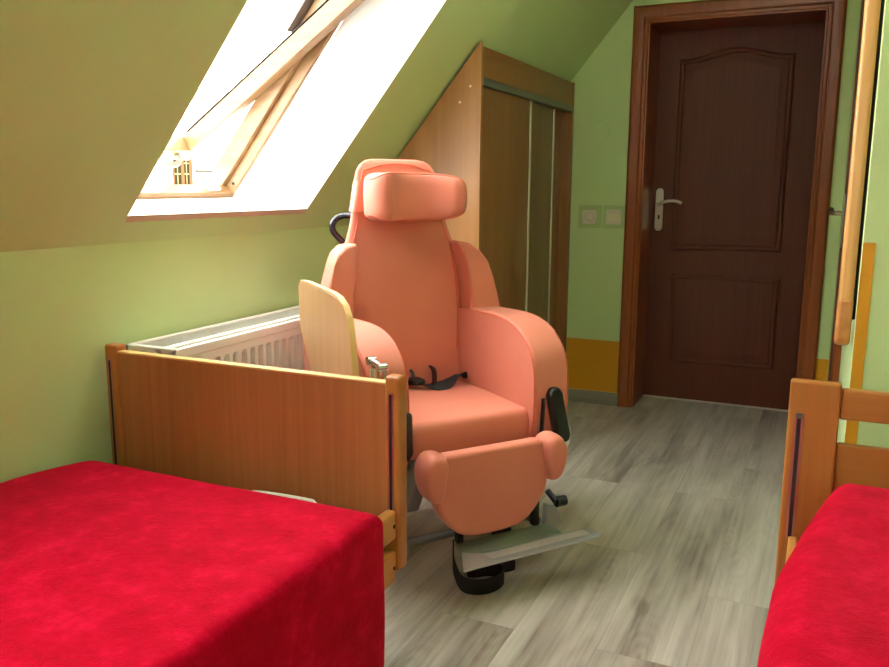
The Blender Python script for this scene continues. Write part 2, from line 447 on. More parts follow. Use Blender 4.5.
# ------------------------------------------------------------------ door 2 (right side, seen along its face)
bm = B(.068, .100, 3.70, 4.26, .008, 2.01)
d2 = struct('door_2', bm, M['doorleaf'], label='brown door in the right side, seen almost edge-on behind the upright light board', bevel=.002)
bm = bmesh.new()
box(bm, .064, .100, 3.59, 3.70, 0, 2.045); box(bm, .064, .100, 4.26, 4.325, 0, 2.045); box(bm, .064, .100, 3.59, 4.325, 2.01, 2.045)
obj('door_frame', bm, M['doorframe'], d2, bevel=.004, seg=3)
Mx = Matrix.Translation((.064, 4.0, 1.06)) @ Matrix.Rotation(PI/2, 4, 'Z') @ Matrix.Scale(1, 4, (1, 0, 0))
# local -y (out of the door) must map to -x ; local x (lever) to -y : rotation -90
Mx = Matrix.Translation((.068, 4.0, 1.06)) @ Matrix.Rotation(-PI/2, 4, 'Z')
lever_handle(d2, 0, 0, 0, Mx)

# upright light wood board with rounded end, standing off the corner wall
o = obj('upright_board', PR(round_poly([(2.53, 2.3), (2.53, .765), (2.60, .765), (2.60, 2.3)], [0, .033, .033, 0], 8), .046, .084, 'YZ'), M['lightboard'], bevel=.012, seg=4)
tag(o, 'narrow upright light wood board with rounded lower end, beside the right door', 'wood board')
obj('end_cap', PR(round_poly([(2.527, .90), (2.527, .762), (2.603, .762), (2.603, .90)], [0, .036, .036, 0], 8), .0445, .0848, 'YZ'), wood('end_cap_wood', (176, 110, 54), (206, 146, 84), 'Y', .4, 30), o, bevel=.012, seg=4)
obj('gap_shadow', B(.083, XR, 2.54, 2.59, .84, 2.2), M['dark'], o)  # black strip standing for the shadow between board and wall

# ------------------------------------------------------------------ wall fittings
so = obj('wall_socket', PR(round_poly([(-1.216, 1.0), (-1.134, 1.0), (-1.134, 1.078), (-1.216, 1.078)], .010, 4), D-.012, D-.003), M['socket'], bevel=.003)
tag(so, 'ivory power socket with one round recess on the green end wall', 'socket')
bm = bmesh.new()
N = 24; rr = [(.0255, -.012), (.0235, -.0125), (.021, -.010), (.0195, -.004)]
R = loft(bm, [[(-1.175+r*math.cos(2*PI*k/N), D+h-.0005, 1.039+r*math.sin(2*PI*k/N)) for k in range(N)] for r, h in rr], cap=False); bm.faces.new(R[-1])
obj('recess', bm, mat('socket_well', (176, 168, 140), .45), so, smooth=True)
bm = bmesh.new()
for dx in (-.0095, .0095): cyl(bm, (-1.175+dx, D-.006, 1.039), (-1.175+dx, D-.0035, 1.039), .0036, 12)
cyl(bm, (-1.170, D-.012, 1.023), (-1.170, D-.004, 1.023), .003, 10)
obj('pin_holes', bm, M['socketdark'], so)
obj('clear_surround', PR(round_poly([(-1.239, .978), (-1.112, .978), (-1.112, 1.100), (-1.239, 1.100)], .004, 3), D-.003, D), M['film'], so, bevel=.0015)
sw = obj('light_switch', PR(round_poly([(-1.085, 1.0), (-1.003, 1.0), (-1.003, 1.080), (-1.085, 1.080)], .004, 3), D-.011, D-.003), M['socket'], bevel=.002)
tag(sw, 'ivory light switch beside the brown door frame', 'switch')
obj('rocker', PR([(-1.075, 1.014), (-1.013, 1.014), (-1.013, 1.064), (-1.075, 1.064)], D-.016, D-.010), mat('rocker_ivory', (212, 204, 172), .3), sw, bevel=.0025)
obj('clear_surround', PR(round_poly([(-1.106, .978), (-.983, .978), (-.983, 1.100), (-1.106, 1.100)], .004, 3), D-.003, D), M['film'], sw, bevel=.0015)
bm = bmesh.new(); cyl(bm, (-1.135, D-.004, 1.492), (-1.135, D, 1.492), .047, 40)
tag(obj('junction_cover', bm, M['green'], bevel=.0015), 'round green painted cover plate on the end wall above the socket', 'wall plate')

# ------------------------------------------------------------------ roof window
def roof_window(ya, yb, name, tilt, label):
    root = empty(name); root['kind'] = 'structure'; root['label'] = label
    F0 = .29; fb, ft = -.085, 1.60
    # reveal: four white boards from the slope to the frame
    q = [[S(SB, 0, yb), S(ST, 0, yb), S(ft-.02, F0, yb-.012), S(fb, F0, yb-.012)],
         [S(SB, 0, ya), S(ST, 0, ya), S(ft-.02, F0, ya+.012), S(fb, F0, ya+.012)],
         [S(SB, 0, ya), S(SB, 0, yb), S(fb, F0, yb-.012), S(fb, F0, ya+.012)],
         [S(ST, 0, ya), S(ST, 0, yb), S(ft-.02, F0, yb-.012), S(ft-.02, F0, ya+.012)]]
    obj('window_reveal', quads(q), M['white'], root)
    # chipped edge of the lower reveal board
    bm = bmesh.new(); n = 40; top = []; bot = []
    for i in range(n+1):
        y = ya+(yb-ya)*i/n
        p = Vector(S(SB, 0, y)); top.append(bm.verts.new((p.x+.003, y, p.z+.001))); p2 = Vector(S(SB-.021+random.uniform(-.002, .002), -.003, y)); bot.append(bm.verts.new(p2))
    for i in range(n): bm.faces.new((top[i], top[i+1], bot[i+1], bot[i]))
    obj('sill_edge', bm, M['sill_chip'], root)
    # fixed frame: two side jambs with a step, bottom and top rails
    def slab(bm, s0, s1, o0, o1, y0, y1):
        v = [bm.verts.new(S(s, o, y)) for o in (o0, o1) for y in (y0, y1) for s in (s0, s1)]
        for f in ((0, 2, 3, 1), (4, 5, 7, 6), (0, 1, 5, 4), (2, 6, 7, 3), (0, 4, 6, 2), (1, 3, 7, 5)): bm.faces.new([v[i] for i in f])
    for sgn, y in ((-1, yb-.012), (1, ya+.012)):
        bm = bmesh.new(); slab(bm, fb, ft, F0, F0+.045, min(y, y+sgn*.022), max(y, y+sgn*.022)); slab(bm, fb, ft, F0+.045, F0+.115, min(y, y+sgn*.045), max(y, y+sgn*.045))
        obj('frame_jamb', bm, M['pine'], root, bevel=.003)
    bm = bmesh.new(); slab(bm, fb, fb+.03, F0, F0+.05, ya+.012, yb-.012)
    obj('frame_bottom', bm, M['pineY'], root, bevel=.003)
    bm = bmesh.new(); slab(bm, ft-.05, ft, F0, F0+.115, ya+.012, yb-.012)
    obj('frame_top', bm, M['pineY'], root, bevel=.003)
    bm = bmesh.new(); yk = yb-.10
    slab(bm, fb+.026, fb+.042, F0+.01, F0+.035, yk-.07, yk)
    obj('latch_plate', bm, mat('grey_latch', (196, 190, 182), .4), root, bevel=.003)
    # metal cladding strips outside the upper half
    for y0, y1 in ((yb-.098, yb+.03), (ya-.03, ya+.098)):
        bm = bmesh.new(); slab(bm, .60, ft+.05, F0+.118, F0+.15, y0, y1)
        obj('metal_cladding', bm, M['clad'], root, bevel=.004)
    # pivoted sash
    piv = Vector(S(.727, .305, 0)); a = A-tilt
    def T(s, o, y): return (piv.x+s*math.cos(a)-o*math.sin(a), y, piv.z+s*math.sin(a)+o*math.cos(a))
    def sslab(bm, s0, s1, o0, o1, y0, y1):
        v = [bm.verts.new(T(s, o, y)) for o in (o0, o1) for y in (y0, y1) for s in (s0, s1)]
        for f in ((0, 2, 3, 1), (4, 5, 7, 6), (0, 1, 5, 4), (2, 6, 7, 3), (0, 4, 6, 2), (1, 3, 7, 5)): bm.faces.new([v[i] for i in f])
    yi0, yi1 = ya+.06, yb-.06
    bm = bmesh.new()
    sslab(bm, -.835, .80, -.035, .033, yi1-.05, yi1); sslab(bm, -.835, .80, -.035, .033, yi0, yi0+.05)
    sslab(bm, .74, .80, -.035, .033, yi0+.05, yi1-.05)
    sash = obj('sash', bm, M['pine'], root, bevel=.004)
    bm = bmesh.new(); sslab(bm, -.835, -.77, -.035, .033, yi0+.05, yi1-.05)
    obj('sash_bottom_rail', bm, M['pineY'], sash, bevel=.004)
    bm = bmesh.new(); sslab(bm, -.785, .76, .033, .039, yi0+.02, yi1-.02)
    obj('glass_pane', bm, M['glass'], sash)
    bm = bmesh.new()
    for y0, y1 in ((yi0-.012, yi0+.006), (yi1-.006, yi1+.012)): sslab(bm, -.86, .82, .036, .062, y0, y1)
    sslab(bm, -.86, -.835, .036, .062, yi0, yi1)
    obj('sash_cladding', bm, M['clad'], sash, bevel=.002)
    bm = bmesh.new()
    for y in (yi0+.05, yi1-.05): sslab(bm, -.74, .75, .0335, .0365, y-.004, y+.004)
    obj('gasket', bm, M['dark'], sash)
    # handle at the bottom rail
    bm = bmesh.new(); yh = yi1-.10
    p = [T(-.80, -.035, yh), T(-.805, -.055, yh+.005), T(-.815, -.068, yh-.01), T(-.825, -.068, yh-.05), T(-.82, -.062, yh-.08)]
    tube(bm, smoothcurve(p, 5), .011, 10)
    obj('sash_handle', bm, mat('grey_handle', (128, 122, 116), .5), sash, smooth=True)
    bm = bmesh.new(); cyl(bm, S(.66, F0+.04, yb-.06), S(.66, F0+.04, yb-.04), .012, 14)
    obj('pivot_pin', bm, M['chrome'], root, smooth=True)
    bm = bmesh.new(); cyl(bm, S(fb+.06, F0+.02, yb-.0365), S(fb+.06, F0+.02, yb-.034), .006, 12)
    obj('screw', bm, M['dark'], root)
roof_window(Y1, Y2, 'window_1', math.radians(17.3), 'open pine roof window in the sloping ceiling')
roof_window(Y3, Y4, 'fill_roof_window', 0, 'closed pine roof window added unseen behind the camera to brighten the room')  # added, out of view, to let in more sky light

# neighbouring house seen through the open window
hb = empty('neighbouring_house', (-17.2, 19.6, 0), math.radians(60))
tag(hb, 'white rendered house seen outside through the open roof window', 'house')
obj('wall', B(-7, .08, 0, 8, -9, 4.5), M['extwall'], hb, bevel=.02)
obj('wing_wall', B(.08, 9, .15, 8, -9, 1.55), M['extwall'], hb)
obj('eaves', B(.10, 9, -.15, .15, 1.56, 1.62), mat('eaves_shadow_board', (60, 52, 44), .8, spec=.1), hb)  # dark strip standing for the shaded gap beneath the wing roof
obj('wing_roof', PR([(-.20, 1.62), (-.20, 1.70), (4, 4.4), (8.2, 1.70), (8.2, 1.62)], .10, 9, 'YZ'), M['extroof'], hb)
bm = bmesh.new(); tube(bm, [(.1, -.1, 1.92), (9, -.1, 1.92)], .012, 6)
for k in range(24): tube(bm, [(.16+k*.35, -.1, 1.72), (.16+k*.35, -.1, 1.94)], .012, 6)
obj('snow_guard', bm, mat('snow_guard_metal', (120, 110, 105), .5), hb)
wf = bmesh.new()
for a in ((-.60, -.56, 1.19, 2.15), (-.12, -.02, 1.19, 2.15), (-.36, -.27, 1.19, 2.15), (-.60, -.05, 1.15, 1.21), (-.60, -.05, 2.11, 2.17)): box(wf, a[0], a[1], -.06, .02, a[2], a[3])
wf_ = obj('casement', wf, M['extwin'], hb)
bm = bmesh.new(); box(bm, -.57, -.35, -.02, .01, 1.2, 2.12); box(bm, -.28, -.11, -.02, .01, 1.2, 2.12)
obj('pane', bm, M['extpane'], wf_)
bm = bmesh.new()
for z in (1.50, 1.81): box(bm, -.57, -.12, -.035, -.015, z-.018, z+.018)
box(bm, -.205, -.185, -.035, -.015, 1.2, 2.12); box(bm, -.47, -.45, -.035, -.015, 1.2, 2.12)
obj('glazing_bar', bm, mat('pale_bars', (110, 96, 62), .6, spec=.1), wf_)
obj('window_sill', B(-.68, .02, -.12, .02, 1.10, 1.15), mat('ext_sill', (150, 130, 120), .7), hb)
# ------------------------------------------------------------------ wardrobe
wd = empty('wardrobe', (-1.284, 3.14, 0))
tag(wd, 'walnut sliding-door wardrobe built under the sloping ceiling in the far corner', 'wardrobe')
def lw(x0, x1, y0, y1, z0, z1): return B(x0+1.284, x1+1.284, y0-3.14, y1-3.14, z0, z1)
W0 = 3.14; WE = D-.004
sl = SA/CA
obj('side_panel', PR([(-.616, 0), (-.616, ZK-.008), (-.0, ZK+.61*sl-.010), (0, 0)], 0, .02), M['wardlit'], wd, bevel=.0015)
for x, z in ((-.045, 1.59), (-.09, 1.53)):
    bm = bmesh.new(); cyl(bm, (x, -.0015, z), (x, 0, z), .005, 12); obj('screw_cap', bm, M['cap'], wd)
obj('fascia', lw(-1.304, -1.288, W0+.02, WE-.03, 1.625, 1.745), wood('walnut_fascia', (128, 84, 44), (156, 108, 60), 'Y', .33, 22), wd, bevel=.0015)
obj('end_panel', PR([(-.616, 0), (-.616, ZK-.008), (0, ZK+.60*sl-.012), (0, 0)], WE-.03-W0, WE-W0), M['ward'], wd, bevel=.0015)
obj('top_rail', lw(-1.325, -1.281, W0+.02, WE-.03, 1.593, 1.625), M['alumatte'], wd, bevel=.002)
a = obj('sliding_door', lw(-1.310, -1.294, W0+.022, 3.775, .05, 1.60), M['ward'], wd)
obj('edge_profile', lw(-1.313, -1.289, 3.770, 3.790, .05, 1.60), M['alu'], a, bevel=.003)
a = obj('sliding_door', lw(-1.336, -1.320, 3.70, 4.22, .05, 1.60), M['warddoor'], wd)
obj('edge_profile', lw(-1.339, -1.315, 4.215, 4.235, .05, 1.60), M['alu'], a, bevel=.003)
obj('fixed_panel', lw(-1.350, -1.342, 4.20, WE-.03, .05, 1.60), M['ward'], wd)
obj('bottom_rail', lw(-1.345, -1.286, W0+.02, WE-.03, .03, .05), M['alumatte'], wd, bevel=.002)
obj('plinth', lw(-1.34, -1.30, W0+.02, WE-.03, 0, .03), M['ward'], wd)
obj('back_panel', lw(XK+.006, XK+.012, W0+.02, WE-.03, .0, ZK-.02), M['ward'], wd)

# ------------------------------------------------------------------ radiator
rx0, rx1, ry0, ry1, rz0, rz1 = XK+.02, -1.685, 1.815, 3.02, .12, .728
rd = empty('radiator', (rx1, ry0, 0))
tag(rd, 'white ribbed panel radiator under the roof window', 'radiator')
def L(*a): return B(a[0]-rx1, a[1]-rx1, a[2]-ry0, a[3]-ry0, a[4], a[5])
bm = bmesh.new(); n = 27; pit = .0435; yy = .035; rows = []
prof = []
for i in range(n):
    y = yy+i*pit
    for dy, dx in ((0, 0), (.007, -.016), (.019, -.016), (.026, 0), (.034, 0)): prof.append((dx, y+dy))
prof = [(0, 0)]+[p for p in prof if p[1] < ry1-ry0-.02]+[(0, ry1-ry0)]
def flat(p): return (0, p[1])
zz = [(rz0, 0), (rz0+.035, 0), (rz0+.05, 1), (rz1-.064, 1), (rz1-.054, 0), (rz1-.02, 0)]
R = [[bm.verts.new((p[0]*k, p[1], z)) for p in prof] for z, k in zz]
for Aa, Cc in zip(R, R[1:]):
    for k in range(len(prof)-1): bm.faces.new((Aa[k], Aa[k+1], Cc[k+1], Cc[k]))
obj('front_panel', bm, M['rad'], rd, smooth=True, angle=25)
bm = bmesh.new(); box(bm, rx0-rx1, -.014, .004, ry1-ry0-.004, rz0+.02, rz1-.03); obj('convector_body', bm, mat('radiator_inside', (150, 146, 136), .6), rd)
bm = bmesh.new()
for a in (L(rx0, rx0+.016, ry0, ry1, rz1-.022, rz1), L(rx1-.018, rx1+.002, ry0, ry1, rz1-.03, rz1), L(rx0, rx1, ry0, ry0+.022, rz1-.03, rz1), L(rx0, rx1, ry1-.022, ry1, rz1-.03, rz1), L((rx0+rx1)/2+.024, (rx0+rx1)/2+.048, ry0, ry1, rz1-.02, rz1-.002)):
    me = bpy.data.meshes.new('t'); a.to_mesh(me); bm.from_mesh(me); a.free()
obj('top_frame', bm, M['rad'], rd, bevel=.004, seg=3)
bm = bmesh.new(); y = ry0+.03
while y < ry1-.03:
    for xa, xb in ((rx0+.018, (rx0+rx1)/2+.022), ((rx0+rx1)/2+.050, rx1-.02)):
        box(bm, xa-rx1, xb-rx1, y-ry0, y-ry0+.006, rz1-.012, rz1-.006)
    y += .013
obj('top_grille', bm, M['radgrille'], rd)
obj('side_cover', L(rx0, rx1-.004, ry0-.002, ry0+.006, rz0+.01, rz1-.026), mat('side_cover', (226, 222, 196), .4), rd, bevel=.004)
bm = bmesh.new(); cyl(bm, (-.11, .15, 0), (-.11, .15, rz0+.03), .011); cyl(bm, (-.11, .10, 0), (-.11, .10, rz0+.03), .011)
obj('pipe', bm, M['rad'], rd, smooth=True)

# ------------------------------------------------------------------ beds
def blanket(name, path, y0, y1, ny, endfn, parent=None, seed=0, amp=.004, th=.008, lrnd=0, lr2=None):
    """cloth swept along Y: path = list of (x,z); the far end falls over by endfn(t)->(dy,dz,inset)"""
    bm = bmesh.new(); rows = []
    ysamp = [(y0+(y1-y0)*j/ny, 0, 0, 0) for j in range(ny)] + endfn(y1)
    P = [Vector((p[0], p[1])) for p in path]
    nP = len(P); grid = []
    for (y, dz, inset, hang) in ysamp:
        row = []
        for i, p in enumerate(P):
            t = i/(nP-1)
            nz = noise.noise(Vector((p.x*2.1+seed, y*2.1, p.y*2.1)))*1.0 + noise.noise(Vector((p.x*7+seed, y*7, p.y*7)))*.35
            a = P[max(i-1, 0)]; c = P[min(i+1, nP-1)]; tg = (c-a).normalized(); nn = Vector((-tg.y, tg.x))
            x = p.x+nn.x*nz*amp; z = p.y+nn.y*nz*amp
            z2 = min(z, max(z, z) + 0) if dz == 0 else min(z, hang)
            cx = (P[0].x+P[-1].x)/2; half = abs(P[-1].x-P[0].x)/2
            if lrnd and y > y1-.22 and x < cx: x += lrnd*((y-y1+.22)/.25)**2*max(0, 1-(x+1.9)/.5)
            if lr2 and y > y1-lr2[1]:
                q_ = min(1.15, (y-y1+lr2[1])/lr2[1]); x += lr2[0]*q_**1.3*max(0, 1-(x-P[0].x)/.6)
            if inset: x = cx+(x-cx)*(1-inset/half)
            row.append(bm.verts.new((x, y+(noise.noise(Vector((p.x*3, seed, 1)))*.006 if dz else 0), z2)))
        grid.append(row)
    for Aa, Cc in zip(grid, grid[1:]):
        for k in range(nP-1): bm.faces.new((Aa[k], Aa[k+1], Cc[k+1], Cc[k]))
    o = obj(name, bm, M['red'], parent, smooth=True, angle=180)
    md = o.modifiers.new('s', 'SOLIDIFY'); md.thickness = th; md.offset = -1
    md = o.modifiers.new('sub', 'SUBSURF'); md.levels = 1; md.render_levels = 1
    return o

def bpath(xl, xr, zt, zb_l, zb_r, rad, n=40, bulge=0):
    pts = []
    m = 8
    for i in range(m): pts.append((xl, zb_l+(zt-rad-zb_l)*i/m))
    for i in range(6): a = PI-(PI/2)*i/6; pts.append((xl+rad+rad*math.cos(a), zt-rad+rad*math.sin(a)))
    for i in range(n): pts.append((xl+rad+(xr-xl-2*rad)*i/n, zt))
    for i in range(6): a = PI/2-(PI/2)*i/6; pts.append((xr-rad+rad*math.cos(a), zt-rad+rad*math.sin(a)))
    for i in range(m+1): t = i/m; pts.append((xr+bulge*math.sin(PI*t), zt-rad-(zt-rad-zb_r)*t))
    return pts

# left bed --------------------------------------------------------
FY = 1.722                                     # face of the footboard towards the camera
lb = empty('care_bed', (-1.385, .72, 0))
tag(lb, 'wooden care bed at the left with a brown veneer footboard, under a red blanket', 'bed')
def Q(*a): return B(a[0]+1.385, a[1]+1.385, a[2]-.72, a[3]-.72, a[4], a[5])
def bedend(ya, yb, zlow, xl, xr, slotside):
    fb = obj('footboard', Q(xl+.045, xr-.035, ya+.004, yb-.010, .20, .722), M['footpanel'], lb)
    obj('top_edge', Q(xl+.045, xr-.035, ya+.003, yb-.008, .722, .728), M['trayedge'], fb, bevel=.002)
    for x0, x1 in ((xl, xl+.048), (xr-.042, xr)):
        p = obj('bed_post', Q(x0, x1, ya-.002, yb+.002, .245 if x0 > -1.5 else .2, .745), M['bedpost'], lb, bevel=.008, seg=3)
        cx = (x0+x1)/2-.004
        if slotside:
            s = obj('guide_slot', PR(round_poly([(cx-.007+1.385, .33), (cx+.007+1.385, .33), (cx+.007+1.385, .705), (cx-.007+1.385, .705)], .006, 4), ya-.0032-.72, ya-.001-.72), M['purple'], p)
            obj('slot_gap', Q(cx-.0035, cx+.0035, ya-.0040, ya-.0030, .335, .700), M['slotdark'], s)
bedend(FY, FY+.038, .2, -1.868, -.905, True)
bedend(-.36, -.322, .2, -1.868, -.897, False)
for z0, z1 in ((.332, .408), (.218, .302)):
    r = obj('side_rail', Q(-.942, -.914, -.30, FY-.004, z0, z1), M['bedraily'], lb, bevel=.008, seg=3)
    bm = bmesh.new(); cyl(bm, (-.9145+1.385, FY-.018-.72, (z0+z1)/2), (-.9125+1.385, FY-.018-.72, (z0+z1)/2), .005, 12)
    obj('screw', bm, M['dark'], r)
obj('bed_frame', Q(-1.84, -.96, -.30, 1.70, .20, .26), M['greyplas'], lb, bevel=.004)
obj('mattress', Q(-1.845, -.945, -.28, 1.585, .27, .430), mat('mattress', (225, 225, 220), .8), lb, bevel=.03, seg=3)
hp = smoothcurve([(-1.31, 1.62, .39), (-1.30, 1.64, .412), (-1.27, 1.645, .420), (-1.13, 1.645, .424), (-1.105, 1.642, .420), (-1.092, 1.635, .41), (-1.088, 1.625, .38)], 6)
o = obj('mattress_retainer', TB([(p.x+1.385, p.y-.72, p.z) for p in hp], .0055, 10), M['cap'], lb, smooth=True); o['label'] = 'pale metal mattress retainer hoop'
for x in (-1.78, -.955):
    for y in (1.46, -.2):
        c = obj('castor_fork', Q(x-.018, x+.018, y-.03, y+.03, .05, .21), M['greyplas'], lb, bevel=.006)
        bm = bmesh.new(); cyl(bm, (x-.022+1.385, y-.72, .05), (x+.022+1.385, y-.72, .05), .05, 24); obj('castor_wheel', bm, M['black'], c, smooth=True, bevel=.006)

def end_left(y1):
    return [(y1, 0, 0, 0), (y1+.018, .004, 0, .441), (y1+.030, .01, 0.002, .428), (y1+.034, .03, 0.004, .405), (y1+.036, .06, .006, .36), (y1+.037, .1, .006, .33)]
lbk = blanket('red_blanket', bpath(-1.885, -.893, .450, .30, .03, .035, 44, .0), -.28, 1.585, 60, end_left, seed=3, amp=.006, lrnd=.085)
tag(lbk, 'red fleece blanket spread over the left bed, hanging to the floor', 'blanket')

# right bed -------------------------------------------------------
RY = 2.150
rb = empty('care_bed', (.45, 1.1, 0))
tag(rb, 'light beech bed at the right with an open slatted headboard', 'bed')
def Q2(*a): return B(a[0]-.45, a[1]-.45, a[2]-1.1, a[3]-1.1, a[4], a[5])
for x0, x1 in ((-.050, .064), (.836, .950)):
    p = obj('bed_post', Q2(x0, x1, RY, RY+.035, .16, .736), M['bedpost'], rb, bevel=.006, seg=3)
    cx = x0+.026
    s = obj('guide_slot', PR([(a-.45, b) for a, b in round_poly([(cx-.010, .33), (cx+.010, .33), (cx+.010, .657), (cx-.010, .657)], .009, 5)], RY-.0022-1.1, RY+.001-1.1), M['purple'], p)
    obj('slot_gap', Q2(cx-.0045, cx+.0045, RY-.003, RY-.002, .335, .645), M['slotdark'], s)
    bm = bmesh.new(); cyl(bm, (cx-.45, RY-.004-1.1, .650), (cx-.45, RY-.002-1.1, .650), .008, 14); obj('slot_cap', bm, M['alumatte'], s)
    for y in (-.05,):
        obj('bed_post', Q2(x0, x1, -.075, -.04, .16, .66), M['bedpost'], rb, bevel=.006)
obj('head_rail', Q2(.064, .836, RY+.008, RY+.032, .648, .724), M['bedrail'], rb, bevel=.006, seg=3)
obj('head_panel', Q2(.064, .836, RY+.010, RY+.030, .25, .587), M['bedrail'], rb, bevel=.004)
obj('foot_panel', Q2(.064, .836, -.070, -.045, .25, .64), M['bedrail'], rb, bevel=.004)
for x0, x1 in ((-.026, -.004), (.904, .926)):
    for z0, z1 in ((.27, .34), (.17, .24)):
        obj('side_rail', Q2(x0, x1, -.03, RY-.006, z0, z1), M['bedraily'], rb, bevel=.006, seg=3)
obj('bed_frame', Q2(.03, .88, -.03, RY-.01, .20, .26), M['greyplas'], rb)
obj('mattress', Q2(.07, .88, -.02, 2.03, .27, .44), mat('mattress_white', (225, 225, 220), .8), rb, bevel=.04, seg=3)
for x in (.03, .87):
    for y in (.1, 2.05):
        c = obj('castor_fork', Q2(x-.018, x+.018, y-.03, y+.03, .05, .21), M['greyplas'], rb)
        bm = bmesh.new(); cyl(bm, (x-.022-.45, y-1.1, .05), (x+.022-.45, y-1.1, .05), .05, 20); obj('castor_wheel', bm, M['black'], c, smooth=True)
def end_right(y1):
    out = []
    for k in range(9):
        a = (PI/2)*k/8; out.append((y1+.07*math.sin(a), .01, .045*(1-math.cos(a)), .530-.08*(1-math.cos(a))))
    out.append((y1+.072, .1, .047, .36)); out.append((y1+.072, .1, .047, .28))
    return out
pth = bpath(-.040, .935, .532, .05, .05, .075, 40, .0)
pth = [(x-.008*math.sin(PI*min(1, max(0, (z-.05)/.45))), z) if x < .0 else (x, z) for x, z in pth]
rbk = blanket('red_blanket', pth, .02, 2.035, 60, end_right, seed=11, amp=.007, lr2=(.088, .50))
tag(rbk, 'red fleece blanket heaped over the right bed in the corner nearest the camera', 'blanket')

# ------------------------------------------------------------------ added fill globe, unseen above the view
pl_ = empty('fill_globe', (-.40, 2.25, ZC))
tag(pl_, 'round white globe added unseen under the ceiling to brighten the room', 'fill light')
bm = bmesh.new(); cyl(bm, (0, 0, -.02), (0, 0, 0), .05, 24); obj('ceiling_rose', bm, M['cap'], pl_, smooth=True, bevel=.004)
obj('cord', TB([(0, 0, -.02), (0, 0, -.24)], .003, 6), M['cap'], pl_)
bm = bmesh.new(); bmesh.ops.create_uvsphere(bm, u_segments=32, v_segments=16, radius=.13); bmesh.ops.translate(bm, vec=(0, 0, -.36), verts=bm.verts)
gl = mat('fill_globe_glow', (255, 250, 240), .4); gl.node_tree.nodes['Principled BSDF'].inputs['Emission Color'].default_value = (1, .97, .93, 1)
gl.node_tree.nodes['Principled BSDF'].inputs['Emission Strength'].default_value = FILL_GLOW
obj('globe', bm, gl, pl_, smooth=True)

# ------------------------------------------------------------------ care chair
CB = (-.947, 2.279, 0); CR = math.atan2(-.804, -.595)
ch = empty('care_chair', CB, CR)
tag(ch, 'salmon upholstered reclining care chair with headrest, wings and leg rest', 'care chair')
SALM = M['salmon']
def crv(pts, n=6): return [(p.x, p.y) for p in smoothcurve([(a, b, 0) for a, b in pts], n)]
# seat
seat = obj('seat', PR(round_poly([(-.50, .37), (.0, .388), (.012, .45), (.004, .500), (-.25, .506), (-.50, .500)], [.01, .02, .02, .035, .1, .02], 5), -.208, .238, 'YZ'), SALM, ch, bevel=.012, seg=3)
# arms
def arm(sgn):
    x0, x1 = (.236, .362) if sgn > 0 else (-.336, -.206)
    out = [(-.50, .36), (-.52, .70), (-.46, .765), (-.38, .774)]+crv([(-.29, .777), (-.20, .778), (-.12, .770), (-.05, .745), (.005, .700), (.033, .640), (.040, .560), (.036, .46), (.026, .38)], 4)
    bm = PR(out, x0, x1, 'YZ')
    o = obj('armrest', bm, SALM, ch, bevel=.012, seg=3)
    for xe in (x0+.004, x1-.004):
        pts = [(xe + (-.0035 if xe < (x0+x1)/2 else .0035), y*1.0, z) for y, z in out[2:-1]]
        cy, cz = -.2, .5
        pts = [(p[0], p[1]-(.005 if p[1] > -.3 else 0), p[2]-.005) for p in pts]
        obj('piping', TB(pts, .0028, 6), M['seam'], o, smooth=True)
arm(1); arm(-1)
# backrest: loft of rounded-rectangle sections
def rsec(hw, y0, y1, z, n=7, r=.03, tilt=0):
    """closed section: half width hw, y from y0 (front) to y1 (rear)"""
    pts = round_poly([(-hw, y0), (hw, y0), (hw, y1), (-hw, y1)], r, n)
    return [(x, y, z+tilt*(y-y0)) for x, y in pts]
secs = [(.405, .21, -.42), (.50, .214, -.425), (.62, .222, -.438), (.74, .232, -.452), (.86, .232, -.466), (.94, .226, -.478), (1.0, .214, -.487), (1.05, .198, -.495), (1.10, .184, -.503), (1.16, .174, -.512), (1.215, .166, -.520), (1.25, .156, -.527), (1.272, .140, -.533), (1.285, .118, -.540), (1.290, .09, -.550)]
bm = bmesh.new()
rings = []
for z, hw, y in secs:
    dd = (.11 if z < .95 else max(.072, .11-(z-.95)*.5)) if z < 1.2 else .072-(z-1.2)*.28
    k = min(1, max(0, (z-.8)/.2))
    pts = round_poly([(-hw, y), (hw, y), (hw-.030*k, y-dd), (-hw+.030*k, y-dd)], [min(.03, dd*.4)]*2+[min(.03, dd*.4)]*2, 6)
    rings.append([(x_, y_, z) for x_, y_ in pts])
loft(bm, rings)
back = obj('backrest', bm, SALM, ch, smooth=True, angle=60)
# piping on the face of the back, near both sides and round the top
pl = [(-hw+.028, y+.001, z) for z, hw, y in secs[:12]]; pr_ = [(hw-.028, y+.001, z) for z, hw, y in secs[:12]]
top = [( .112*math.cos(a), -.5285, 1.245+.028*math.sin(a)) for a in [PI*k/8 for k in range(1, 8)]]
obj('piping', TB(smoothcurve(pl[2:]+[(p[0]*-1, p[1], p[2]) for p in top]+pr_[2:][::-1], 2), .0026, 6), M['seam'], back, smooth=True)
